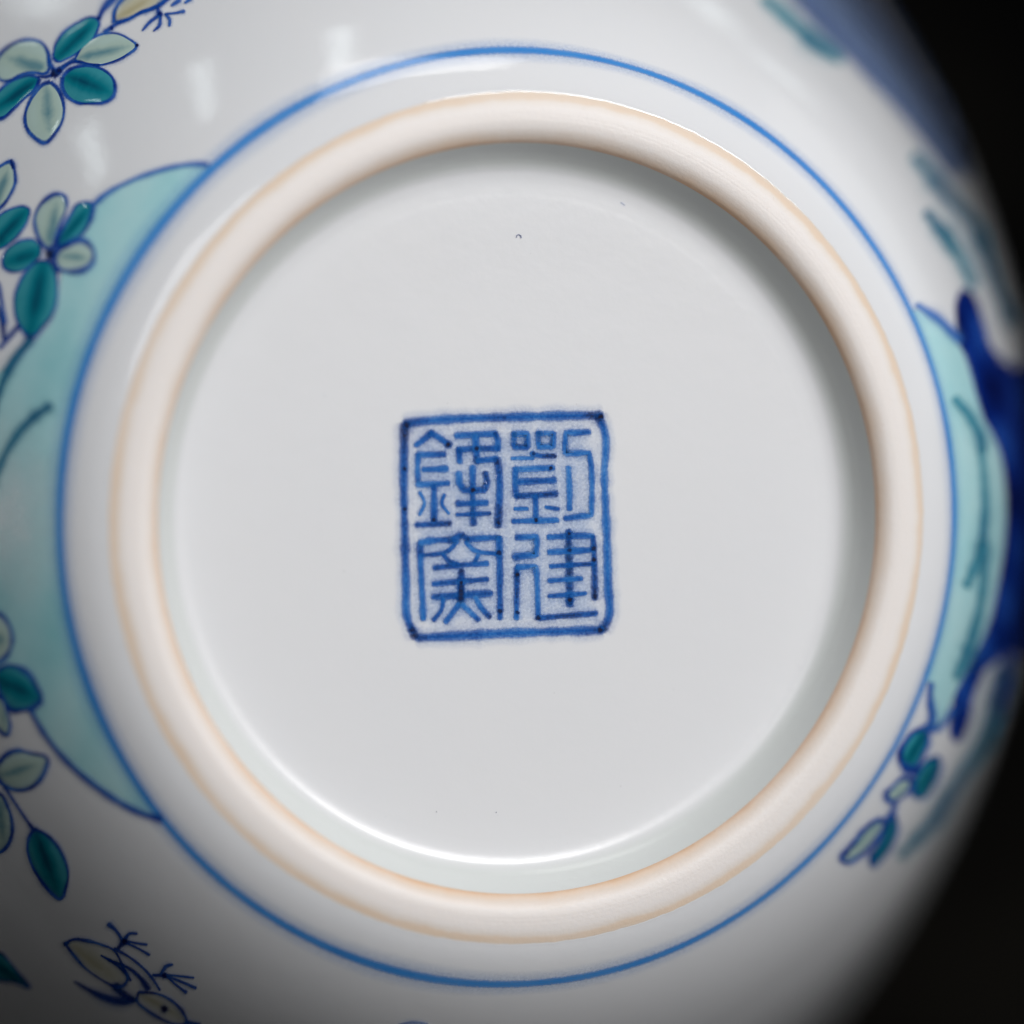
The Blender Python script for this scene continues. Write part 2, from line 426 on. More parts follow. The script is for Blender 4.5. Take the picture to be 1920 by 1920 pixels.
def petal(name, outline, mat, parent, axis, dome=1.3):
    """a pool of enamel standing a little proud of the glaze; axis = two points of its midrib"""
    o = spline(list(outline) + [outline[0]], 45)[:-1]
    c = o.mean(0)
    sc = np.array([1.0, 0.97, 0.92, 0.84, 0.72, 0.56, 0.38, 0.2, 0.04])
    px = c + (o[None] - c) * sc[:, None, None]
    P, Nn = hit_body(px.reshape(-1, 2))
    if np.isnan(P).any(): return None
    LAYER[0] += 1
    ht = dome * (1 - sc ** 5) + 0.2 + 0.01 * (LAYER[0] % 20)
    P = P + Nn * np.repeat(ht, 44)[:, None]
    a0, a1 = np.array(axis[0], float), np.array(axis[1], float)
    ax = a1 - a0; L = np.linalg.norm(ax); ax /= L
    q = px.reshape(-1, 2) - a0
    lat = np.abs(q[:, 0] * -ax[1] + q[:, 1] * ax[0]); lon = (q @ ax) / L
    wid = np.abs((o - a0) @ np.array([-ax[1], ax[0]])).max()
    vein = np.clip(1 - lat / (0.62 * wid), 0, 1) * np.clip(1.25 - np.abs(lon - 0.4) * 1.3, 0, 1)
    f = grid_faces(len(sc), 44, True)
    base = (len(sc) - 1) * 44
    faces = [tuple(x) for x in f] + [tuple(range(base, base + 44))]
    return mesh_obj(name, P * K, faces, mat, parent, {'vein': vein})

def Z(ox, oy, s):            # coordinates measured on an enlargement of the photograph
    return lambda *p: [(ox + a / s, oy + b / s) for a, b in p]
z1, z2, z3, z4, z5 = Z(0, 0, 4), Z(0, 280, 4), Z(0, 700, 4), Z(0, 1100, 4), Z(0, 1480, 4)
r1, r2, r3, r4, r5 = Z(1440, 0, 4), Z(1560, 440, 5.3333), Z(1560, 760, 5.3333), Z(1560, 1080, 5.3333), Z(1440, 1300, 3.0968)
zs = Z(720, 740, 3.9178)

# the blue line that runs round the body above the foot
def blue_line():
    n = 720; th = np.arange(n) / n * 2 * np.pi
    wob = 1.2 * np.sin(2 * th + 1) + 0.8 * np.exp(-((th - 2.2) / .2) ** 2) + 0.5 * np.sin(5 * th) + 0.3 * np.sin(11 * th + 2)
    wd = 12.0 + 1.0 * np.sin(3 * th + .4) + 0.8 * np.sin(7 * th + 2) + 0.7 * np.sin(13 * th) + 2.6 * np.exp(-((th - 2.2) / .12) ** 2)
    ink = 0.42 + 0.10 * np.sin(2 * th + .3) + 0.07 * np.sin(9 * th)
    cols = np.array([-4.6, -1.55, -.8, 0, .8, 1.55, 4.6]); ca = np.array([0, .22, .78, 1, .78, .22, 0])
    S = np.r_[0, np.cumsum(np.hypot(*np.diff(lower_p, axis=0).T))]
    i0 = np.argmin(np.abs(lower_p[:, 0] - 880)); s0 = S[i0]
    P, A, I = [], [], []
    for c, a in zip(cols, ca):
        s = s0 + wob + c * wd * .5 * (1.25)
        rr = np.interp(s, S, lower_p[:, 0]); hh = np.interp(s, S, lower_p[:, 1])
        p = np.stack([rr * np.cos(th), rr * np.sin(th), -hh], 1); p += normal_body(p) * 0.4
        P.append(p); A.append(np.full(n, a)); I.append(ink)
    mesh_obj('blue_line', np.vstack(P) * K, grid_faces(7, n, True), M_LINE, vase, {'a': np.concatenate(A), 'ink': np.concatenate(I)})
    ring = np.stack([880 * np.cos(th), 880 * np.sin(th), np.full(n, -H_LINE)], 1)
    B = np.stack([u_v, v_v, n_v])
    w_ = ring @ B + np.array([OX, OY, 0]); s = D / (D - w_[:, 2])
    return np.stack([960 + w_[:, 0] * s, 960 - w_[:, 1] * s], 1)
RING = blue_line()
def ring_x(y, left):
    h_ = RING[RING[:, 0] < 950] if left else RING[RING[:, 0] > 950]
    h_ = h_[h_[:, 1].argsort()]
    return np.interp(y, h_[:, 1], h_[:, 0])

# ---- seal mark in the recess
fr = Paint('floor')
fr.line(zs((165, 212), (330, 192), (500, 180), (900, 166), (1300, 156), (1585, 152)), [14.5, 15, 15.5, 15.5, 16, 14], [.75, .5, .45, .5, .5, .8])
fr.line(zs((1575, 165), (1610, 240), (1618, 600), (1634, 1000), (1645, 1400), (1648, 1640), (1610, 1722)), [13, 13, 12, 13, 14, 14, 14], [.8, .5, .32, .34, .40, .5, .9])
fr.line(zs((1590, 1728), (1200, 1742), (900, 1752), (600, 1768), (250, 1785)), [15, 14.5, 15, 16, 14], [.7, .4, .42, .48, .7])
fr.line(zs((150, 235), (145, 600), (152, 1000), (162, 1400), (172, 1640), (225, 1770)), [14, 14, 13.5, 13.5, 13.5, 14], [.85, .58, .58, .48, .55, .9])
for p_, rd in (((165, 222), 6), ((1590, 158), 5), ((205, 1725), 6), ((1585, 1730), 5), ((150, 545), 4), ((150, 840), 4)):
    fr.blob(zs(p_)[0], rd * 1.1, 1.0, .85)
cn = [zs(p_)[0] for p_ in ((190, 235), (1570, 180), (1610, 1700), (225, 1745))]
tt = np.linspace(0, 1, 12)
wash_px = np.array([[[(cn[0][k] * (1 - a_) + cn[1][k] * a_) * (1 - b_) + (cn[3][k] * (1 - a_) + cn[2][k] * a_) * b_ for k in (0, 1)] for a_ in tt] for b_ in tt])
wash_a = np.full((12, 12), 0.25); wash_a[[0, -1]] = 0.05; wash_a[:, [0, -1]] = 0.05
fr.sheet(wash_px, wash_a, np.full((12, 12), 0.1), lift=0.15)       # colour that bled into the glaze between the strokes
seal = fr.build('seal_mark', M_SEAL, vase)
seal['label'] = 'square blue seal mark painted in the recessed base'
W_ = 10.8
def character(strokes, ink, pools=()):
    p = Paint('floor')
    for st in strokes:
        wd = W_; ik = ink
        if isinstance(st[0], (int, float)): wd, ik, st = st[0], st[1], st[2:]
        k = [ik + .10 + rng.uniform(-.2, .2) for _ in st]
        k[-1] += .12
        p.line(zs(*st), wd * rng.uniform(.93, 1.06), k, sharp=len(st) > 3)
    for c_ in pools: p.blob(zs(c_)[0], rng.uniform(3.6, 5.6), 1.0, .85)
    p.build('seal_character', M_SEAL, seal)
character([((235, 370), (290, 330), (345, 282)), ((345, 282), (410, 320), (480, 370)), ((255, 440), (440, 438)), (10.5, .4, (250, 450), (246, 550), (250, 640)),
           ((290, 550), (455, 545)), ((250, 662), (470, 650)), (10.5, .42, (365, 670), (368, 800), (365, 925)), (6.5, .2, (262, 720), (297, 790), (262, 880)),
           (6.5, .2, (442, 735), (424, 800), (475, 872)), (10, .42, (240, 956), (360, 952), (480, 944)),
           ((532, 302), (670, 292), (815, 286)), ((820, 290), (836, 340), (832, 392)), ((835, 395), (690, 395), (548, 403)), ((548, 405), (557, 492)), ((670, 305), (676, 400), (682, 488)),
           ((690, 486), (820, 470)), (12, .5, (832, 478), (848, 600), (848, 760), (838, 960)), ((650, 532), (652, 740), (656, 945)),
           ((548, 580), (553, 650), (585, 702), (735, 700), (757, 655), (745, 575)), ((545, 800), (750, 794)), (7.5, .35, (535, 882), (775, 870))], .36, ((470, 365), (365, 920), (838, 940), (678, 395), (652, 700)))
character([(11, .32, (953, 288), (957, 382), (1052, 382), (1052, 288), (953, 288)), (11, .32, (1132, 285), (1138, 380), (1240, 380), (1243, 285), (1132, 285)),
           (7, .1, (940, 468), (1095, 466)), (9, .5, (1085, 432), (1130, 446), (1255, 450)), ((975, 548), (1240, 538)), (10, .35, (965, 548), (962, 650), (972, 742)), ((990, 640), (1250, 630)),
           (10, .32, (975, 745), (1120, 738), (1260, 726)), (9.5, .4, (1112, 745), (1116, 930)), (7, .3, (962, 838), (1050, 838)), (7, .35, (1188, 826), (1280, 840)), (9.5, .35, (950, 930), (1110, 925), (1270, 922)),
           (10, .3, (1505, 274), (1335, 282), (1330, 360), (1335, 432), (1505, 428), (1522, 520), (1528, 680), (1522, 885), (1425, 895), (1332, 908)), (10, .3, (1354, 538), (1362, 690), (1362, 838))], .32, ((1225, 540), (1116, 920), (1100, 432)))
character([((978, 1048), (1115, 1044), (1124, 1110), (1110, 1175), (962, 1190)), (9.5, .42, (972, 1640), (974, 1450), (976, 1275)), (9.5, .36, (985, 1266), (1112, 1262), (1122, 1330), (1128, 1500), (1132, 1638)),
           (10, .5, (1145, 1640), (1350, 1622), (1555, 1606)), ((1210, 1046), (1370, 1038), (1532, 1036)), (10, .5, (1535, 1045), (1545, 1250), (1548, 1495)), (11.5, .52, (1355, 1005), (1360, 1270), (1364, 1540)),
           ((1215, 1156), (1530, 1140)), (8.5, .3, (1225, 1260), (1535, 1242)), (8.5, .3, (1215, 1366), (1448, 1350)), (8.5, .32, (1212, 1480), (1478, 1460)), (8, .62, (978, 1310), (980, 1335)), (8, .66, (1364, 1480), (1366, 1530))], .36, ((978, 1318), (978, 1600), (1132, 1640), (1364, 1505), (1540, 1130), (1540, 1210), (1548, 1480), (1358, 1020), (1360, 1140)))
character([(10.5, .42, (288, 1648), (278, 1450), (268, 1250), (264, 1095)), ((270, 1085), (400, 1068), (510, 1066)), (9.5, .5, (515, 1062), (562, 1028), (615, 1062)), ((620, 1062), (730, 1054), (840, 1050)), (10.5, .48, (846, 1056), (850, 1300), (852, 1640)),
           (8, .32, (535, 1075), (480, 1140), (285, 1182)), (8, .32, (600, 1085), (650, 1135), (830, 1170)), (8.5, .45, (435, 1175), (480, 1225), (540, 1250)), (8, .4, (690, 1180), (665, 1232)), (9.5, .42, (370, 1272), (560, 1252), (755, 1240)),
           ((365, 1390), (560, 1372), (755, 1356)), ((362, 1486), (560, 1474), (780, 1460)), (11, .62, (568, 1295), (565, 1420), (560, 1535)), (9, .3, (432, 1500), (425, 1570), (365, 1655)),
           (10.5, .25, (545, 1545), (505, 1600), (452, 1668)), (10, .32, (578, 1545), (640, 1605), (692, 1652)), (9.5, .36, (672, 1490), (710, 1560), (772, 1628)), (8, .68, (566, 1400), (563, 1500))], .36, ((566, 1380), (563, 1440), (562, 1500), (275, 1190), (286, 1635), (850, 1590), (562, 1045), (845, 1160)))

# ---- pale turquoise crescents
def crescent(name, rows, mat, ink_f, cover_f, beyond=0, soft=(5, 5)):
    """rows: (y, x_left, x_right); laid as a sheet of ten columns with soft edges"""
    q = spline(np.array([(rw[0], rw[1], rw[2]) for rw in rows], float)[:, [0, 1, 2]], 150)
    p = Paint(); t = np.array([0, .5, 1]); PX, A, I = [], [], []
    for y, xl, xr in q:
        w_ = max(2.0, xr - xl); e0, e1 = min(soft[0], w_ * .3), min(soft[1], w_ * .3)
        xs = np.r_[xl - e0, xl + e0 * .6, np.linspace(xl + e0 * .6, xr - e1 * .6, 22)[1:-1], xr - e1 * .6, xr + e1]
        PX.append([(x, y) for x in xs])
        A.append(np.array([0] + [1] * 22 + [0]) * [cover_f(x, y) for x in xs]); I.append([ink_f(x, y) for x in xs])
    A[0] = A[0] * 0; A[-1] = A[-1] * 0
    p.sheet(np.array(PX), np.array(A), np.array(I), lift=0.12)
    return p.build(name, mat, vase)
def ik1(x, y):
    return 0.42 + 0.25 * math.exp(-((y - 690) / 90) ** 2) + 0.3 * math.exp(-((y - 1190) / 130) ** 2) + .12 * math.sin(x * .05 + y * .013)
def cv1(x, y):
    return 1.0 - 0.66 * math.exp(-((y - 965) / 140) ** 2 - ((x - 15) / 80) ** 2)
L = lambda y: float(ring_x(y, True))
left_rows = [(309, 380, L(309)), (318, 306, L(318)), (330, 262, L(330)), (345, 232, L(345)), (366, 196, L(366)), (385, 172, L(385)), (420, 160, L(420)), (500, 120, L(500)), (600, 98, L(600)), (660, 45, L(660)),
             (720, -20, L(720)), (780, -50, L(780)), (900, -70, L(900)), (1020, -70, L(1020)), (1150, -60, L(1150)), (1240, -30, L(1240)), (1310, 40, L(1310)), (1345, 68, L(1345)), (1385, 92, L(1385)), (1430, 130, L(1430)),
             (1475, 182, L(1475)), (1510, 232, L(1510)), (1530, 278, L(1530))]
wash_l = crescent('turquoise_crescent', left_rows, M_WASH, ik1, cv1)
Rr = lambda y: float(ring_x(y, False))
right_rows = [(578, Rr(578), Rr(578) + 6), (590, Rr(590), 1748), (602, Rr(602), 1766), (620, Rr(620), 1782), (637, Rr(637), 1796), (665, Rr(665), 1808), (702, Rr(702), 1821), (740, Rr(740), 1831), (788, Rr(788), 1846), (816, Rr(816), 1862), (854, Rr(854), 1876),
              (910, Rr(910), 1884), (957, Rr(957), 1886), (1004, Rr(1004), 1884), (1060, Rr(1060), 1877), (1116, Rr(1116), 1867), (1164, Rr(1164), 1856), (1202, Rr(1202), 1841), (1239, Rr(1239), 1822), (1270, Rr(1270), 1808), (1290, 1748, 1798), (1324, 1746, 1780), (1350, 1748, 1766), (1364, 1750, 1758)]
wash_r = crescent('turquoise_crescent', right_rows, M_WASH, lambda x, y: .36 + .1 * math.sin(y * .02), lambda x, y: 1.0, soft=(4, 6))

def part_strokes(name, mat, parent, items, label=None):
    for it in items:                      # every brush stroke is a piece of its own
        p = Paint(); p.line(*it[0:2], **(it[2] if len(it) > 2 else {}))
        if p.n: p.build(name, mat, parent)
part_strokes('crescent_outline', M_COBALT, wash_l, [
    ([(389, 309), (370, 308), (338, 311), (290, 323), (240, 342), (197, 366), (176, 384)], [7, 8, 7, 8, 7, 7.5, 8], {'ink': [.55, .4, .3, .32, .3, .35, .5]}),
    ([(57, 1328), (72, 1357), (98, 1395), (134, 1435), (182, 1475), (232, 1508), (270, 1526), (300, 1535)], [7, 7, 8, 9, 9, 10, 10, 12], {'ink': [.5, .5, .5, .5, .5, .5, .55, .65]})])
part_strokes('leaf_vein', M_TEALINK, wash_l, [
    ([(93, 762), (62, 784), (34, 815), (14, 846), (0, 876), (-14, 915)], [13, 13, 12, 11, 11, 10], {'ink': [.8, .75, .7, .65, .6, .6]}),
    ([(56, 640), (34, 664), (16, 694), (2, 728), (-12, 775)], [9, 11, 12, 12, 12], {'ink': .7})])
part_strokes('crescent_outline', M_COBALT, wash_r, [
    (r2((850, 705), (950, 770), (1080, 862), (1180, 962), (1262, 1055)), [8, 11, 12, 12, 12], {'ink': .3}),
    (r4((988, 1080), (975, 1180), (985, 1300), (1000, 1400), (985, 1500)), [8, 9, 10, 10, 12], {'ink': .42}),
    (r4((1200, 1330), (1120, 1460), (1050, 1530), (990, 1540)), [8, 9, 10, 8], {'ink': .4})])
part_strokes('leaf_vein', M_TEALINK, wash_r, [
    (r3((1230, -60), (1300, 20), (1380, 120), (1450, 250), (1490, 370), (1492, 460)), [9, 13, 15, 16, 17, 13], {'ink': [.1, .25, .3, .4, .55, .4]}),
    (r3((1492, 470), (1515, 700), (1530, 1000), (1512, 1250), (1505, 1400)), [10, 11, 13, 15, 18], {'ink': [.2, .2, .35, .6, .75]}),
    (r3((1500, 1400), (1450, 1560), (1390, 1690), (1340, 1800)), [15, 14, 14, 11], {'ink': [.5, .3, .3, .2]}),
    (r4((1512, -320), (1520, -100), (1510, 80), (1485, 260), (1430, 500), (1370, 720), (1300, 890), (1245, 1010)), [15, 15, 14, 14, 15, 17, 18, 14], {'ink': [.5, .45, .3, .35, .4, .5, .45, .3]})])

# ---- dark cobalt rock at the right, running out of sight round the body
def navy():
    right = [(540, 1802, 1818), (565, 1793, 1832), (600, 1793, 1843), (625, 1796, 1850), (642, 1797, 1854), (655, 1804, 1862), (668, 1811, 1874), (682, 1816, 1896), (702, 1822, 1899), (740, 1832, 1903), (788, 1847, 1906), (816, 1863, 1908),
             (854, 1877, 1910), (910, 1885, 1911), (957, 1887, 1912), (1004, 1885, 1911), (1060, 1878, 1908), (1116, 1868, 1903), (1164, 1857, 1897), (1202, 1842, 1889), (1228, 1828, 1882), (1240, 1822, 1869), (1252, 1816, 1850), (1277, 1804, 1838), (1305, 1791, 1825), (1342, 1784, 1820), (1376, 1782, 1808), (1395, 1788, 1797)]
    q = spline(np.array(right, float), 110)
    p = Paint(); PX, A, I = [], [], []
    for y, xl, xr in q:
        w_ = max(2.0, xr - xl); e = min(4, w_ * .3)
        xs = np.r_[xl - e, xl + e * .5, np.linspace(xl + e * .5, xr - e, 10)[1:-1], xr - e, xr + (e * .2 if xr > 1880 else e)]
        PX.append([(x, y) for x in xs]); A.append([0] + [1] * 10 + [1 if 690 < y < 1220 else 0])
        I.append([.5 + .28 * math.sin(y * .021 + x * .05) + .2 * math.sin(y * .043 - x * .07) for x in xs])
    A = np.array(A, float); A[0] = 0; A[-1] = 0
    nr, nc = A.shape
    P, Nn = hit_body(np.array(PX).reshape(-1, 2)); P = (P + Nn * .5).reshape(nr, nc, 3)
    # last columns that miss the body are carried on round the far side of it
    out, aa, ii = [], [], []
    for i in range(nr):
        row = [P[i, j] for j in range(nc) if not np.isnan(P[i, j]).any()]
        if len(row) < 3: continue
        k = len(row); row += [row[-1]] * (nc - k)
        last = row[k - 1]; th = math.atan2(last[1], last[0]); h0 = -last[2]
        far = 690 < q[i, 0] < 1225
        ext = []
        for e in np.linspace(25, 520, 20):
            hh = h0 + (e if far else 0.01 * e); rr = float(np.interp(hh, BH, BR)) + .5
            ext.append((rr * math.cos(th), rr * math.sin(th), -hh))
        a_ = list(A[i][:k]) + [A[i][k - 1]] * (nc - k) + ([1] * 18 + [.5, 0] if far else [0] * 20)
        out.append(row + ext); aa.append(a_); ii.append(list(I[i]) + [.5] * 20)
    nr = len(out)
    p.put(np.array(out).reshape(-1, 3), grid_faces(nr, nc + 20), np.array(aa).reshape(-1), np.array(ii).reshape(-1))
    return p.build('dark_blue_rock', M_NAVY, vase)
rock = navy()
part_strokes('rock_tongue', M_NAVY, rock, [([(1899, 1200), (1892, 1245), (1884, 1285), (1872, 1325)], [22, 24, 22, 16], {'ink': .5})])
part_strokes('rock_edge', M_TEALINK, rock, [
    ([(1880, 1255), (1872, 1300), (1858, 1345), (1842, 1385), (1818, 1425), (1795, 1461), (1772, 1500), (1752, 1535), (1718, 1572), (1688, 1605)], [24, 26, 24, 22, 18, 18, 19, 18, 15, 10], {'ink': [1, .9, .75, .6, .6, .75, .8, .75, .65, .4]}),
    (r2((1130, -40), (1190, 90), (1290, 260), (1360, 410), (1400, 520)), [14, 16, 17, 16, 12], {'ink': [.5, .45, .3, .3, .3]}),
    (r1((1190, 1600), (1260, 1690), (1330, 1790), (1390, 1880)), [13, 16, 17, 15], {'ink': [.6, .6, .5, .45]}),
    (r1((1100, 1180), (1200, 1300), (1310, 1440), (1420, 1570), (1540, 1730), (1610, 1900)), [14, 18, 20, 16, 15, 14], {'ink': [.5, .6, .85, .7, .7, .75]}),
    (r2((1420, 20), (1490, 190), (1570, 400), (1620, 560), (1690, 720), (1740, 900)), [15, 14, 13, 12, 12, 12], {'ink': .8})])

# ---- blue shoulder at the upper right
def blue_band():
    rows = [(-60, 1425, 1590), (0, 1482, 1622), (40, 1520, 1646), (90, 1566, 1678), (140, 1616, 1708), (190, 1662, 1738), (240, 1704, 1766), (290, 1740, 1792), (340, 1774, 1812)]
    q = spline(np.array(rows, float), 40); p = Paint(); PX, A, I = [], [], []
    for y, xl, xr in q:
        xs = np.r_[xl - 6, np.linspace(xl + 8, xr, 15)]
        PX.append([(x, y) for x in xs]); A.append([0, .8] + [1] * 14); I.append([.75, .75, .7, .6, .5, .45, .4, .35, .35, .35, .4, .45, .5, .5, .6, .6])
    A = np.array(A, float); A[0] = 0; A[-1] = 0
    nr, nc = A.shape
    P, Nn = hit_body(np.array(PX).reshape(-1, 2)); P = (P + Nn * .3).reshape(nr, nc, 3)
    out, aa, ii = [], [], []
    for i in range(nr):
        row = [P[i, j] for j in range(nc) if not np.isnan(P[i, j]).any()]
        if len(row) < 2: continue
        k = len(row); row += [row[-1]] * (nc - k)
        th = math.atan2(row[k-1][1], row[k-1][0]); h0 = -row[k-1][2]
        ext = []
        for e in np.linspace(35, 800, 24):
            hh = h0 + e; rr = float(np.interp(hh, BH, BR)) + .3
            ext.append((rr * math.cos(th), rr * math.sin(th), -hh))
        out.append(row + ext); aa.append(list(A[i]) + [A[i][3]] * 20 + [A[i][3] * q_ for q_ in (.8, .5, .2, 0)]); ii.append(list(I[i]) + [.5] * 24)
    p.put(np.array(out).reshape(-1, 3), grid_faces(len(out), nc + 24), np.array(aa).reshape(-1), np.array(ii).reshape(-1))
    return p.build('blue_cloud', M_BLUEWASH, vase)
cloud = blue_band()
part_strokes('cloud_edge', M_TEALINK, cloud, [
    (r1((-40, -10), (60, 60), (160, 150), (250, 230), (340, 310), (430, 370), (530, 450)), [12, 16, 18, 20, 24, 22, 14], {'ink': [.1, .15, .2, .35, .5, .35, .2]})])

# ---- flowers and leaves
def spray(name, label, outlines, strokes, blobs=(), line_w=5.6, ink=.55):
    """outlines: (points, enamel, midrib, width); the blue drawing is the part, each pool of enamel a piece of it"""
    p = Paint()
    for pts, mat, ax, *rest in outlines:
        wd = rest[0] if rest else line_w
        q = spline(list(pts) + [pts[0]], 30)
        k = [ink + .12 * math.sin(i * .7) + rng.uniform(-.08, .08) for i in range(30)]
        wv = [wd * (1 + .22 * math.sin(i * .5 + len(pts)) + rng.uniform(-.1, .1)) for i in range(30)]
        p.line(q, wv, k, ends=False)
    for st in strokes: p.line(*st[0:2], **(st[2] if len(st) > 2 else {}))
    for c, rd, k in blobs: p.blob(c, rd, k)
    o = p.build(name, M_COBALT, vase)
    o['label'] = label
    for pts, mat, ax, *rest in outlines:
        petal('leaf' if 'leaf' in label else 'petal', pts, mat, o, ax, 0.25 if mat is M_CREAM else 1.3)
    return o
spray('flower', 'six petalled teal and pale green flower above the blue line', [
    (z1((400, 430), (415, 350), (480, 250), (590, 172), (700, 132), (742, 160), (722, 240), (680, 315), (600, 380), (500, 440), (430, 462)), M_TEAL, z1((430, 440), (720, 160))),
    (z1((560, 450), (620, 352), (700, 290), (800, 255), (880, 255), (960, 290), (1025, 345), (955, 408), (860, 457), (740, 488), (640, 480)), M_PALE, z1((580, 440), (1000, 345))),
    (z1((470, 580), (520, 525), (600, 498), (700, 498), (790, 532), (850, 592), (866, 660), (845, 735), (790, 768), (690, 778), (580, 772), (500, 720), (466, 650)), M_TEAL, z1((480, 560), (840, 700))),
    (z1((380, 615), (430, 662), (468, 740), (482, 830), (465, 920), (415, 1000), (338, 1075), (255, 1030), (200, 960), (188, 880), (215, 780), (270, 690), (330, 630)), M_PALE, z1((350, 640), (380, 1040))),
    (z1((300, 590), (235, 565), (160, 580), (80, 615), (0, 680), (-80, 770), (-90, 870), (0, 893), (100, 815), (200, 725), (270, 660)), M_TEAL, z1((290, 600), (-60, 840))),
    (z1((372, 500), (362, 400), (318, 325), (240, 300), (130, 315), (40, 372), (-20, 440), (-40, 530), (0, 600), (60, 610), (130, 572), (220, 545), (300, 548), (350, 555)), M_PALE, z1((380, 530), (0, 420)))],
    [(z1((742, 140), (770, 80), (810, 30), (860, -20)), [7, 9, 11, 12], {'ink': [.75, .6, .5, .5]}),
     (z1((410, 545), (470, 500), (560, 445)), [7, 5, 4], {'ink': .7}), (z1((420, 560), (540, 470), (740, 492)), [6, 5, 5], {'ink': .65}),
     (z1((395, 560), (340, 580), (290, 575)), [6, 5, 4], {'ink': .7}), (z1((415, 540), (372, 460), (365, 390)), [8, 6, 4], {'ink': .6})],
    [(z1((415, 552))[0], 9, .95), (z1((445, 535))[0], 6, .9), (z1((1030, 342))[0], 3.5, .9), (z1((742, 140))[0], 4, .85)])
spray('bud', 'pale yellow bud with blue stamens at the top edge', [
    (z1((865, 170), (862, 110), (885, 45), (930, -15), (1010, -70), (1150, -80), (1240, -10), (1185, 46), (1060, 95), (960, 148)), M_YELLOW, z1((900, 130), (1180, -40)))],
    [(z1((790, 240), (870, 186), (970, 146), (1060, 95), (1190, 46), (1270, -10)), [7, 6, 5, 5, 6, 6], {'ink': .55}), (z1((850, 170), (855, 90), (890, 30), (930, -20)), [5, 4, 4, 5], {'ink': .45}),
     (z1((1185, 50), (1195, 115)), [6, 8], {'ink': .6}), (z1((1200, 115), (1130, 165), (1070, 232)), [6, 6, 2.5], {'ink': .6}), (z1((1205, 125), (1200, 190), (1155, 235)), [4, 7, 2.5], {'ink': .55}),
     (z1((1245, 112), (1275, 150), (1272, 195)), [4, 6, 5], {'ink': .5}), (z1((1245, 108), (1310, 102), (1380, 88)), [3.5, 4, 6], {'ink': .5}), (z1((1345, 5), (1290, 45)), [9, 4], {'ink': .45}), (z1((1430, -5), (1390, 25)), [7, 4], {'ink': .45})],
    [(z1((1205, 110))[0], 5.5, .75), (z1((840, 215))[0], 4, .8)])
spray('flower', 'blurred teal and pale green flower beside the turquoise crescent', [
    (z2((345, 745), (300, 680), (270, 600), (262, 530), (292, 440), (350, 375), (430, 335), (488, 352), (505, 420), (490, 480), (455, 560), (425, 660), (395, 740)), M_PALE, z2((370, 730), (440, 370)), 5),
    (z2((430, 730), (450, 640), (492, 560), (540, 480), (580, 415), (640, 398), (697, 412), (697, 480), (665, 570), (615, 640), (550, 690), (480, 728)), M_TEAL, z2((450, 700), (680, 430)), 5),
    (z2((415, 790), (470, 742), (560, 692), (622, 684), (685, 730), (710, 800), (685, 868), (620, 910), (520, 918), (445, 898), (415, 850)), M_PALE, z2((440, 800), (690, 820)), 7),
    (z2((330, 835), (378, 855), (408, 905), (426, 1000), (426, 1100), (396, 1220), (330, 1315), (225, 1412), (155, 1330), (115, 1220), (113, 1120), (152, 1000), (212, 905), (280, 845)), M_TEAL, z2((330, 860), (225, 1390)), 6),
    (z2((305, 790), (298, 725), (260, 685), (190, 684), (112, 713), (52, 762), (24, 830), (34, 886), (100, 915), (170, 905), (240, 858)), M_TEAL, z2((290, 780), (50, 860)), 5),
    (z2((-80, 640), (-40, 545), (20, 485), (100, 445), (180, 430), (220, 445), (212, 520), (160, 608), (90, 686), (0, 745), (-70, 750)), M_TEAL, z2((-40, 720), (210, 450)), 4.5)],
    [(z2((230, 1425), (150, 1530), (60, 1680)), [12, 9, 8], {'ink': [.9, .6, .5]}), (z2((-20, 1180), (20, 1300), (30, 1420)), [6, 10, 7], {'ink': .8}), (z2((135, 1330), (70, 1410), (0, 1490)), [8, 7, 7], {'ink': .7}),
     (z2((390, 800), (440, 730), (540, 690)), [8, 6, 5], {'ink': .6}), (z2((-10, 1000), (20, 1180), (40, 1300)), [5, 6, 7], {'ink': .55})],
    [(z2((382, 790))[0], 10, .98), (z2((228, 1405))[0], 6, .85), (z2((435, 905))[0], 6, .7)])
spray('leaf', 'pale green leaf at the left edge above the lower flower', [
    (z2((-100, 300), (-60, 170), (0, 130), (88, 95), (113, 170), (118, 240), (80, 340), (20, 425), (-60, 480)), M_PALE, z2((-40, 440), (80, 110)))],
    [(z2((88, 80), (95, 140)), [4, 5], {'ink': .85})])
spray('leaf', 'dark teal leaf pair at the left edge in shade', [
    (z4((-40, 640), (60, 590), (140, 603), (218, 655), (275, 745), (312, 850), (258, 895), (160, 926), (90, 926), (30, 860)), M_TEAL, z4((0, 700), (290, 840)), 7),
    (z4((-80, 180), (0, 205), (68, 285), (94, 390), (58, 510), (0, 562), (-80, 580)), M_PALE, z4((-60, 400), (90, 390)), 6),
    (z4((-60, 880), (0, 815), (58, 950), (78, 1050), (58, 1115), (0, 1078)), M_PALE, z4((0, 830), (60, 1100)), 5)],
    [(z4((310, 860), (250, 915), (225, 930)), [9, 8, 7], {'ink': .6})])
spray('leaf', 'pale pointed leaf under the turquoise crescent', [
    (z4((-40, 1390), (0, 1312), (62, 1250), (130, 1226), (230, 1245), (362, 1292), (345, 1370), (298, 1455), (220, 1512), (140, 1524), (60, 1503), (0, 1456)), M_PALE, z4((0, 1420), (340, 1310)), 6),
    (z5((-70, 60), (0, 30), (58, 120), (92, 230), (90, 350), (56, 425), (0, 470), (-70, 470)), M_PALE, z5((-20, 40), (40, 430)), 6)],
    [(z5((40, -20), (90, 60), (150, 150), (245, 290)), [6, 5.5, 5, 5], {'ink': .6})])
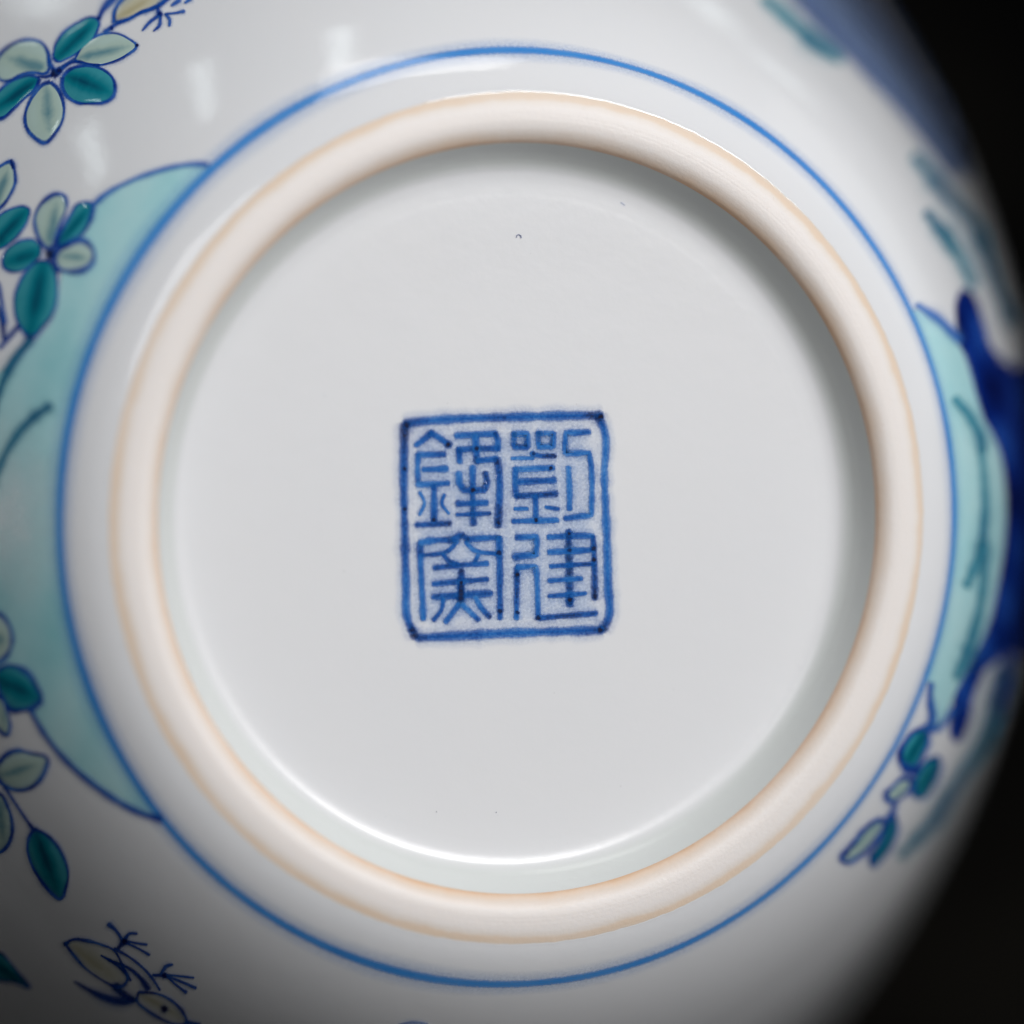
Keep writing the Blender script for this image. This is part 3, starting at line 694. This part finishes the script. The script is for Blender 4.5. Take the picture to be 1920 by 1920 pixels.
spray('leaf', 'single dark teal leaf hanging at the lower left', [
    (z5((262, 292), (330, 322), (420, 402), (487, 520), (515, 640), (496, 740), (458, 822), (390, 775), (300, 666), (232, 540), (208, 420), (228, 340)), M_TEAL, z5((270, 310), (450, 800)), 5)],
    [(z5((225, 260), (262, 300)), [5, 7], {'ink': .7})])
spray('leaf', 'dark teal leaf at the bottom left corner', [
    (z5((-70, 1260), (0, 1218), (60, 1275), (140, 1372), (225, 1485), (120, 1446), (0, 1428), (-70, 1400)), M_TEAL, z5((-50, 1300), (210, 1470)), 4)], [])
spray('bud', 'shaded pale bud with blue stamens at the lower left', [
    (z5((492, 1155), (545, 1122), (640, 1128), (760, 1160), (860, 1205), (900, 1270), (930, 1340), (960, 1420), (900, 1480), (850, 1468), (740, 1408), (640, 1335), (560, 1245)), M_CREAM, z5((520, 1160), (880, 1440)), 4.5),
    (z5((1040, 1515), (1180, 1528), (1300, 1588), (1372, 1665), (1400, 1745), (1300, 1752), (1200, 1712), (1105, 1652), (1030, 1580)), M_CREAM, z5((1060, 1540), (1380, 1720)), 5)],
    [(z5((860, 1190), (980, 1258), (1080, 1340), (1150, 1420), (1200, 1500)), [5, 5, 5, 5, 4], {'ink': .6}), (z5((760, 1245), (870, 1310), (940, 1370), (980, 1430)), [3, 5, 6, 5], {'ink': .6}),
     (z5((820, 1280), (960, 1335), (1060, 1420), (1110, 1490)), [3, 5, 8, 10], {'ink': .65}), (z5((560, 1440), (680, 1510), (800, 1565), (920, 1590), (1010, 1580)), [3, 8, 12, 13, 9], {'ink': .7}),
     (z5((860, 1478), (920, 1530), (1000, 1580)), [8, 12, 9], {'ink': .75}),
     (z5((885, 1195), (930, 1140)), [6, 9], {'ink': .8}), (z5((920, 1130), (875, 1060), (820, 1012)), [6, 6, 8], {'ink': .55}), (z5((935, 1125), (975, 1078), (1025, 1080)), [5, 5, 5], {'ink': .55}),
     (z5((955, 1138), (1030, 1152), (1100, 1162)), [4, 3.5, 5], {'ink': .55}), (z5((950, 1150), (1050, 1198), (1118, 1238)), [4, 3.5, 6], {'ink': .55}),
     (z5((1150, 1392), (1240, 1390)), [4, 6], {'ink': .65}), (z5((1210, 1380), (1255, 1320), (1292, 1312)), [4, 7, 5], {'ink': .55}), (z5((1245, 1388), (1350, 1398), (1452, 1410)), [4, 4, 5], {'ink': .55}),
     (z5((1250, 1395), (1360, 1440), (1466, 1486)), [4, 4, 6], {'ink': .55}), (z5((1258, 1405), (1330, 1470), (1395, 1518)), [4, 4.5, 7], {'ink': .55}), (z5((1400, 1745), (1500, 1760)), [8, 6], {'ink': .6})],
    [(z5((935, 1140))[0], 6, .9), (z5((1235, 1392))[0], 5, .9), (z5((1235, 1645))[0], 7, .9), (z5((495, 1155))[0], 5, .8), (z5((880, 1480))[0], 8, .8)])
spray('leaf', 'three small teal and green leaves at the right below the dark rock', [
    (r5((925, 195), (850, 222), (792, 290), (764, 370), (792, 426), (848, 434), (888, 370), (926, 280)), M_TEAL, r5((920, 210), (790, 420)), 8),
    (r5((980, 362), (920, 392), (872, 450), (844, 530), (853, 604), (898, 605), (948, 540), (986, 460), (996, 395)), M_TEAL, r5((985, 380), (860, 600)), 6),
    (r5((828, 492), (780, 494), (722, 542), (684, 590), (702, 626), (750, 616), (808, 568), (836, 522)), M_PALE, r5((820, 510), (700, 610)), 8)],
    [(r5((940, 60), (952, 140), (930, 210)), [9, 10, 12], {'ink': .5}), (r5((790, 430), (840, 450), (880, 440)), [12, 14, 10], {'ink': .65})])
spray('leaf', 'pair of small green and teal leaves at the lower right', [
    (r5((655, 722), (600, 752), (532, 820), (472, 900), (424, 958), (450, 982), (510, 958), (578, 898), (636, 830), (674, 764)), M_PALE, r5((650, 740), (440, 960)), 8),
    (r5((738, 704), (692, 742), (672, 810), (642, 880), (594, 958), (602, 1005), (658, 958), (716, 870), (746, 780)), M_TEAL, r5((730, 720), (605, 990)), 6)],
    [(r5((740, 640), (720, 690), (690, 730)), [8, 9, 10], {'ink': .5})])
part_strokes('brush_mark', M_COBALT, vase, [([(748, 1921), (772, 1916), (800, 1919)], [5, 6, 5], {'ink': .4, 'cover': .6})])

# tiny kiln specks
for c, rd in (((818, 1522), 0.9), ((930, 1523), 0.9), ((608, 742), 0.7)):
    sp = Paint('floor'); sp.blob(c, rd, .95, .8); sp.build('kiln_speck', M_COBALT, base_o)
for pts, wd, ik, cv in (([(968, 445), (969, 441), (973, 440), (976, 442), (977, 446)], 1.1, .9, 1), ([(1164, 380), (1171, 385)], 1.8, .5, .35)):
    sp = Paint('floor'); sp.line(pts, wd, ik, cover=cv); sp.build('kiln_speck', M_COBALT, base_o)

# ------------------------------------------------------------------ ceiling panels whose reflections streak the upper glaze
def mirror_dir(px):
    P, Nn = hit_body([px]); B = np.stack([u_v, v_v, n_v])
    nv = Nn[0] @ B; pv = P[0] @ B + np.array([OX, OY, 0]); vv = CAMV - pv; vv /= np.linalg.norm(vv)
    return pv, 2 * (nv @ vv) * nv - vv, nv @ vv
for (ax_, ay_), (bx_, by_), wd, rad in [((641, 52), (637, 125), 32, 4.6), ((374, 118), (390, 225), 24, 4.6), ((160, 238), (190, 340), 28, 4.6), ((80, -30), (84, 28), 90, 2.6),
                                 ((1328, -8), (1336, 42), 70, 0.95), ((1456, 122), (1474, 156), 60, 0.75)]:
    a_, b_ = np.array([ax_, ay_], float), np.array([bx_, by_], float)
    t_ = (b_ - a_) / np.linalg.norm(b_ - a_); nn_ = np.array([-t_[1], t_[0]])
    def far(px):
        pv, rf, c = mirror_dir(px); return view_to_world(pv) + vdir(rf) * 2.6
    m_ = .5 * (a_ + b_)
    c0 = far(m_); ey = far(b_) - far(a_); ex = far(m_ + nn_ * wd * .5) - far(m_ - nn_ * wd * .5)
    z_ = c0 - ORIGIN; z_ /= np.linalg.norm(z_)
    ey -= z_ * (ey @ z_); sy_ = np.linalg.norm(ey); y_ = ey / sy_
    x_ = np.cross(y_, z_); sx_ = abs(ex @ x_)
    ld = bpy.data.lights.new('ceiling_panel', 'AREA'); ld.shape = 'RECTANGLE'; ld.size = sx_; ld.size_y = sy_
    ld.energy = rad * math.pi * sx_ * sy_; ld.color = (0.88, 0.98, 1.0)
    o_ = bpy.data.objects.new('ceiling_panel', ld); COL.objects.link(o_)
    mm = Matrix(((x_[0], y_[0], z_[0]), (x_[1], y_[1], z_[1]), (x_[2], y_[2], z_[2]))).to_4x4(); mm.translation = Vector(c0)
    o_.matrix_world = mm
